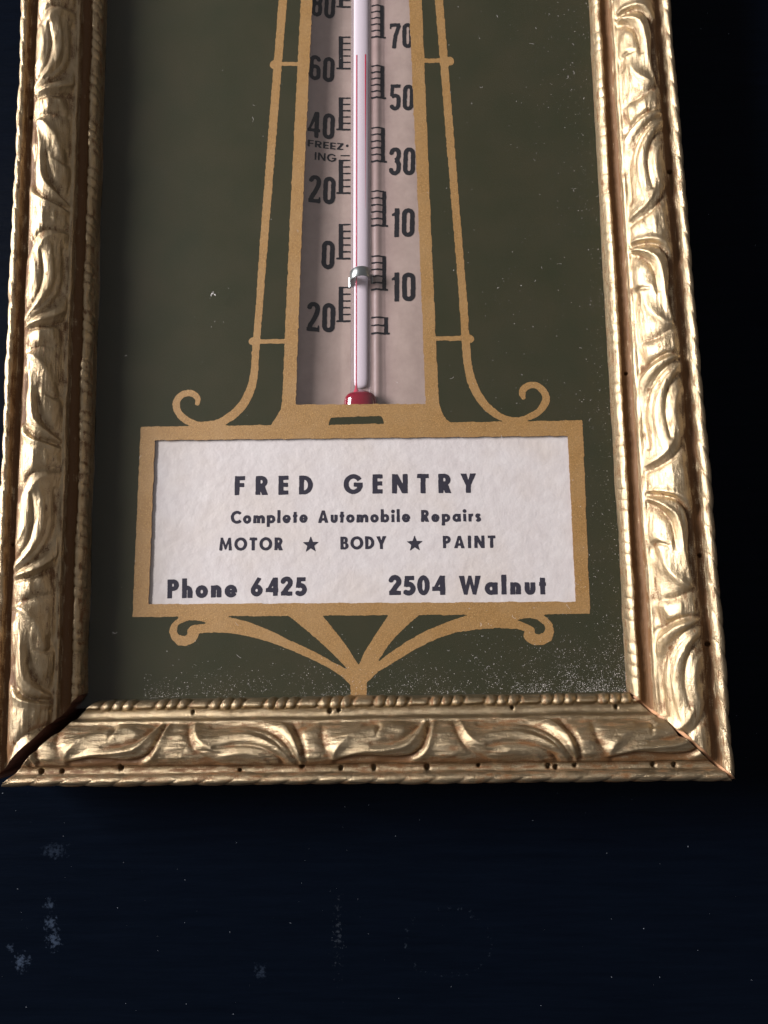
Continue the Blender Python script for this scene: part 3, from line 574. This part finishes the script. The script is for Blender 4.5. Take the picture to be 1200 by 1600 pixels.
p_.poly(BOX_OUT); p_.poly(co); p_.poly(ci, 0); p_.poly(BOX_IN, 0); p_.poly(SLOT, 0)
p_.build('gold_ornament', 0.0, gold_print, mat_thing, 1.1, .16, 3, wall=.38, wall_mat=mat_edge, seed=4)

# ------------------------------------------------------------ advertising card
card = thing('advertising_card', 'ivory card lettered for a car repair shop, in the wide lower mat opening', 'card', (1.5, 34, -1.0))
slab('card_sheet', -42.6, 15.2, 45.4, 53.2, -.75, -.45, card_mat, card)
for i, words in enumerate(CARD_WORDS):
    xs = [q for w in words for q in (w[1], w[3])]; ys = [q for w in words for q in (w[2], w[4])]; cap = max(w[5] for w in words)
    pr = Print(min(xs) - 1, min(ys) - cap * .5, max(xs) + 1, max(ys) + cap * 1.3, .05)
    for w in words: draw_word(pr, *w, w=(.255 if i < 3 else .262) if cap > 3.5 else .25)
    o = pr.build('lettering', -.42, ink, card, 1.15, .13, 3, seed=20 + i)
    o['label'] = 'dark printed words ' + ' '.join(w[0] for w in words)
for x, y, r in STARS:
    pr = Print(x - 3, y - 3, x + 3, y + 3, .05)
    pr.poly([(x + (r if k % 2 == 0 else r * .42) * math.sin(math.pi * k / 5), y + (r if k % 2 == 0 else r * .42) * math.cos(math.pi * k / 5)) for k in range(10)])
    pr.build('star', -.42, ink, card, 1.1, .1, 3, seed=5)
# ------------------------------------------------------------ thermometer
th = thing('thermometer', 'red thermometer tube on a tan numbered scale, in the tall tapering mat opening', 'thermometer', (2.3, 58, -4.5))
TX = lambda y: 2.16 + (y - 61.75) * 0.01515        # tube axis
def plate():
    xs = np.linspace(-16, 20, 180); ys = np.linspace(50, TOPY + 2, 80)
    X, Y = np.meshgrid(xs, ys); d = X - TX(Y)
    Z = -3.45 + .36 * np.exp(-((d - 3.5) / .78) ** 2) + .10 * np.sin((d - 6) / 5.5 * 3.14) * (d > 5) + 2.2 * np.clip((-d - 4) / 10., 0, 1) ** 1.4  # added ridge stands in for refracted streak; raised left edge shortens recess shadow
    V = np.stack([X, Y, Z], -1).reshape(-1, 3); i = np.arange(79)[:, None] * 180 + np.arange(179)[None, :]
    F = np.stack([i, i + 1, i + 181, i + 180], -1).reshape(-1, 4)
    return V, F
V, F = plate(); sp = mesh_obj('scale_card', V, F, plate_mat, th, True)
def plate_z(x, y):
    d = x - TX(y); return -3.45 + .36 * np.exp(-((d - 3.5) / .78) ** 2) + .10 * np.sin((d - 6) / 5.5 * 3.14) * (d > 5) + 2.2 * np.clip((-d - 4) / 10., 0, 1) ** 1.4
def drape(o):
    me = o.data; n = len(me.vertices); co_ = np.empty(n * 3, np.float32); me.vertices.foreach_get('co', co_); co_ = co_.reshape(-1, 3)
    off = np.array(th.location) / MM + np.array(sp.location) / MM
    x, y = co_[:, 0] / MM + off[0], co_[:, 1] / MM + off[1]
    co_[:, 2] = (plate_z(x, y) + .05 - off[2]) * MM; me.vertices.foreach_set('co', co_.ravel()); me.update()
for i, q in enumerate(NUMERALS):
    pr = Print(q[1] - 1, q[2] - 1.2, q[3] + 1, q[2] + q[5] + 1.2, .07)
    draw_word(pr, *q, gl=numeral); o = pr.build('numeral', -3.96, scale_ink, sp, 1.1, .14, 3, seed=40 + i, maxrun=5); drape(o); o['label'] = 'number ' + q[0]
pr = Print(-10, 111, 2, 117.5, .05)
for q in FREEZE: draw_word(pr, *q, w=.19, maxgap=.16)
pr.stroke([FREEZE_TICK[0], FREEZE_TICK[1]], .28); pr.disc(FREEZE_TICK[2][0] - .3, FREEZE_TICK[2][1], .3)
o = pr.build('lettering', -3.96, scale_ink, sp, 1.1, .14, 3, seed=60); drape(o); o['label'] = 'small word FREEZING'
def ladder(a, b, inner, outer, left, n, i):
    x0, x1 = min(a[0], inner[0], outer[0]) - 1.5, max(a[0], inner[0], outer[0]) + 1.5
    pr = Print(x0, min(a[1], b[1]) - 1, x1, max(a[1], b[1]) + 1, .06); a, b, inner, outer = map(np.array, (a, b, inner, outer))
    pr.stroke([a + (0, .1), b], .92 if left else .80)
    for k in range(n):
        t = k / (n - 1); base = a + (b - a) * t; e = base + (inner - b); st = base * 1.0
        if k == n - 1: st = outer
        st = st + (np.array((-.35, 0)) if left and k == 0 else 0)
        pr.stroke([st, e], .42 if k == n - 1 else .34)
    o = pr.build('degree_marks', -3.96, scale_ink, sp, 1.1, .15, 3, seed=80 + i, maxrun=4); drape(o)
for i, q in enumerate(LADDER_LEFT): ladder(*q, True, 6, i)
for i, q in enumerate(LADDER_RIGHT): ladder(*q, False, 6 if i < 5 else 3, 10 + i)
def lathe(name, ys, rs, mat, z=-2., dx=0., kx=1., kz=1., seg_=32, parent=th, a0=0, a1=360):
    V, F = [], []; full = (a1 - a0) == 360; m_ = seg_ if full else seg_ + 1
    for y, r in zip(ys, rs):
        for k in range(m_):
            a = math.radians(a0 + (a1 - a0) * k / seg_); V.append((TX(y) + dx + r * kx * math.cos(a), y, z + r * kz * math.sin(a)))
    for i in range(len(ys) - 1):
        for k in range(seg_):
            k2 = (k + 1) % m_; F.append((i * m_ + k, i * m_ + k2, (i + 1) * m_ + k2, (i + 1) * m_ + k))
    return mesh_obj(name, V, F, mat, parent, True)
TT = TOPY - 12
tube = lathe('glass_tube', [60.0, 60.6, 61.2, 62, 70, 100, TT - 2, TT - .5, TT], [2.7, 2.15, 2.02, 2.0, 2.0, 2.0, 2.0, 1.4, .05], tube_glass)
core = lathe('milk_strip', [61.9, 62.1, 62.6, 64, 83, 87, TT - 3], [.3, 1.0, 1.3, 1.4, 1.42, 1.6, 1.6], milk, z=-3.15, kz=.3, a0=0, a1=180, seg_=20)
lathe('red_column_and_glint', [60.3, 61.2, 62.5, 100, 135.2], [.9, .32, .17, .17, .17], red_thread, z=-1.2, dx=-.75, kx=.9, kz=.6, seg_=10)
lathe('red_column_and_glint', [100, 113, 124, 133, 135.1], [.02, .07, .16, .2, .2], red_thread, z=-1.0, dx=1.15, kx=.8, kz=.6, seg_=10)['label'] = 'short modelled red glint of the column on the right of the tube'  # added thread in the shape of the column's refracted image
ys = np.linspace(54.6, 61.4, 26)
rs = 3.25 * np.clip(1 - (np.abs((ys - 57.4)) / 3.6) ** 4.5, 0, 1) ** .5
rs = np.maximum(rs, np.interp(ys, [60, 60.8, 61.3, 61.4], [0, 1.2, .35, .0])) + .01
lathe('bulb', ys, rs, red_liquid, z=-2.05, kx=1.02, kz=.6)
# tin clip that holds the tube
def clip():
    V, F = [], []; n = 26; cy = 85.4
    prof_ = []
    for k in range(n + 1):
        a = math.radians(-18 + 216 * k / n); prof_.append((2.14 * math.cos(a), -2 + 2.14 * math.sin(a)))
    prof_ = [(2.6, -3.38), (2.3, -3.3), (2.16, -3.0)] + prof_[1:-1] + [(-2.16, -3.0), (-2.3, -3.3), (-2.6, -3.38)]
    for j, (dy, e) in enumerate(((-1.05, 0), (-.95, .08), (.95, .08), (1.05, 0))):
        for x, z in prof_:
            l = math.hypot(x, z + 2); V.append((TX(cy) + x * (1 + e / l), cy + dy + .10 * x + .18 * (z + 2), z + e * (z + 2) / l))
    m_ = len(prof_)
    for j in range(3):
        for k in range(m_ - 1): F.append((j * m_ + k, j * m_ + k + 1, (j + 1) * m_ + k + 1, (j + 1) * m_ + k))
    return mesh_obj('tube_clip', V, F, tin, th, True)
clip()

# ------------------------------------------------------------ dust
def specks(name, pts, sizes, z, parent, mt=dust_mat):
    V, F = [], []
    for (x, y), r in zip(pts, sizes):
        a = rng.uniform(0, 6.28); el = rng.uniform(.8, 3.2) if rng.random() < .7 else rng.uniform(3, 7); n = len(V)
        c, s_ = math.cos(a), math.sin(a); l, w = r * math.sqrt(el), r / math.sqrt(el)
        bend = rng.uniform(-.5, .5) * l
        for px, py, pz in ((-l, 0, 0), (0, -w + bend, 0), (l, 0, 0), (0, w + bend, 0), (0, bend, min(w * 1.2, .08))):
            V.append((x + px * c - py * s_, y + px * s_ + py * c, z + pz + .004))
        F += [(n, n + 1, n + 4), (n + 1, n + 2, n + 4), (n + 2, n + 3, n + 4), (n + 3, n, n + 4)]
    return mesh_obj(name, V, F, mt, parent)
pts = []; sz = []
pts += [(-27.6, 81.2), (-27.1, 81.0), (-27.9, 80.9), (-27.4, 81.6), (9.6, 43.5)]; sz += [.26, .2, .15, .13, .10]
clump = .8 * smooth_noise((900, 440), 5, rng) + .7 * smooth_noise((900, 440), 17, rng)
def add(n, fx, fy, s0, s1):
    x, y = fx(n), fy(n)
    for a, b in zip(x, y):
        if clump[int(b * 4) % 900, int((a + 52) * 4) % 440] < rng.normal(-.25, .9): continue
        if -51.7 < a < 51.7 and .25 < b < OPEN_H - .5: pts.append((a, b)); sz.append(s0 * (s1 / s0) ** (rng.random() ** 2.2))
U_ = rng.uniform
add(3000, lambda n: 51.8 - 92 * U_(0, 1, n) ** 1.4, lambda n: .3 + rng.exponential(2.0, n), .025, .085)
add(1900, lambda n: 51.7 - rng.exponential(15, n), lambda n: .3 + rng.exponential(4.5, n), .025, .08)
add(1500, lambda n: 51.6 - rng.exponential(4.2, n), lambda n: U_(0, 200, n), .022, .08)
add(260, lambda n: U_(20, 52, n), lambda n: U_(30, 200, n), .03, .10)
add(170, lambda n: U_(-50, 50, n), lambda n: U_(0, 200, n), .025, .09)
for cx, cy, n in ((40, 122, 26), (33, 80, 22), (-10, 6, 60), (-27.5, 81, 9)):
    add(n, lambda n: rng.normal(cx, 3.2, n), lambda n: rng.normal(cy, 2.2 if cy > 20 else 1.6, n), .03, .12)
d = specks('dust_specks', pts, sz, 2.0, None)
def fibres(parent_name, n, xs, ys, z):
    V, F = [], []
    for k in range(n):
        x, y, a = xs(), ys(), U_(0, 6.28); turn = U_(-.9, .9); L = U_(.05, .20); w = U_(.012, .022); base = len(V); m_ = 7
        for i in range(m_):
            V += [(x - w * math.sin(a), y + w * math.cos(a), z + .01), (x + w * math.sin(a), y - w * math.cos(a), z + .01), (x, y, z + .03)]
            x += L * math.cos(a); y += L * math.sin(a); a += turn * U_(.3, 1.)
        for i in range(m_ - 1):
            b = base + 3 * i; F += [(b, b + 3, b + 5, b + 2), (b + 2, b + 5, b + 4, b + 1)]
    o = mesh_obj(parent_name, V, F, dust_mat); return o
fb = fibres('dust_fibres', 46, lambda: (U_(15, 51) if rng.random() < .7 else U_(-50, 50)), lambda: 1 + U_(0, 1) ** 1.6 * 140, 2.0)
tag(fb, 'fine pale hairs of dust lying on the glass over the green mat', 'dust fibres', 'stuff')
tag(d, 'pale dust specks scattered on the glass, thickest along its lower and right edges', 'dust', 'stuff')
n = 150; tp = [(x, y) for x, y in zip(U_(-75, 90, 400), U_(-62, 150, 400)) if not (-66.9 < x < 66.9 and y > -15)][:n]
d = specks('table_lint', tp, .03 + .09 * rng.random(len(tp)) ** 3, -6.0, None, lint_mat)
tag(d, 'tiny pale specks of lint scattered on the black table', 'lint', 'stuff')
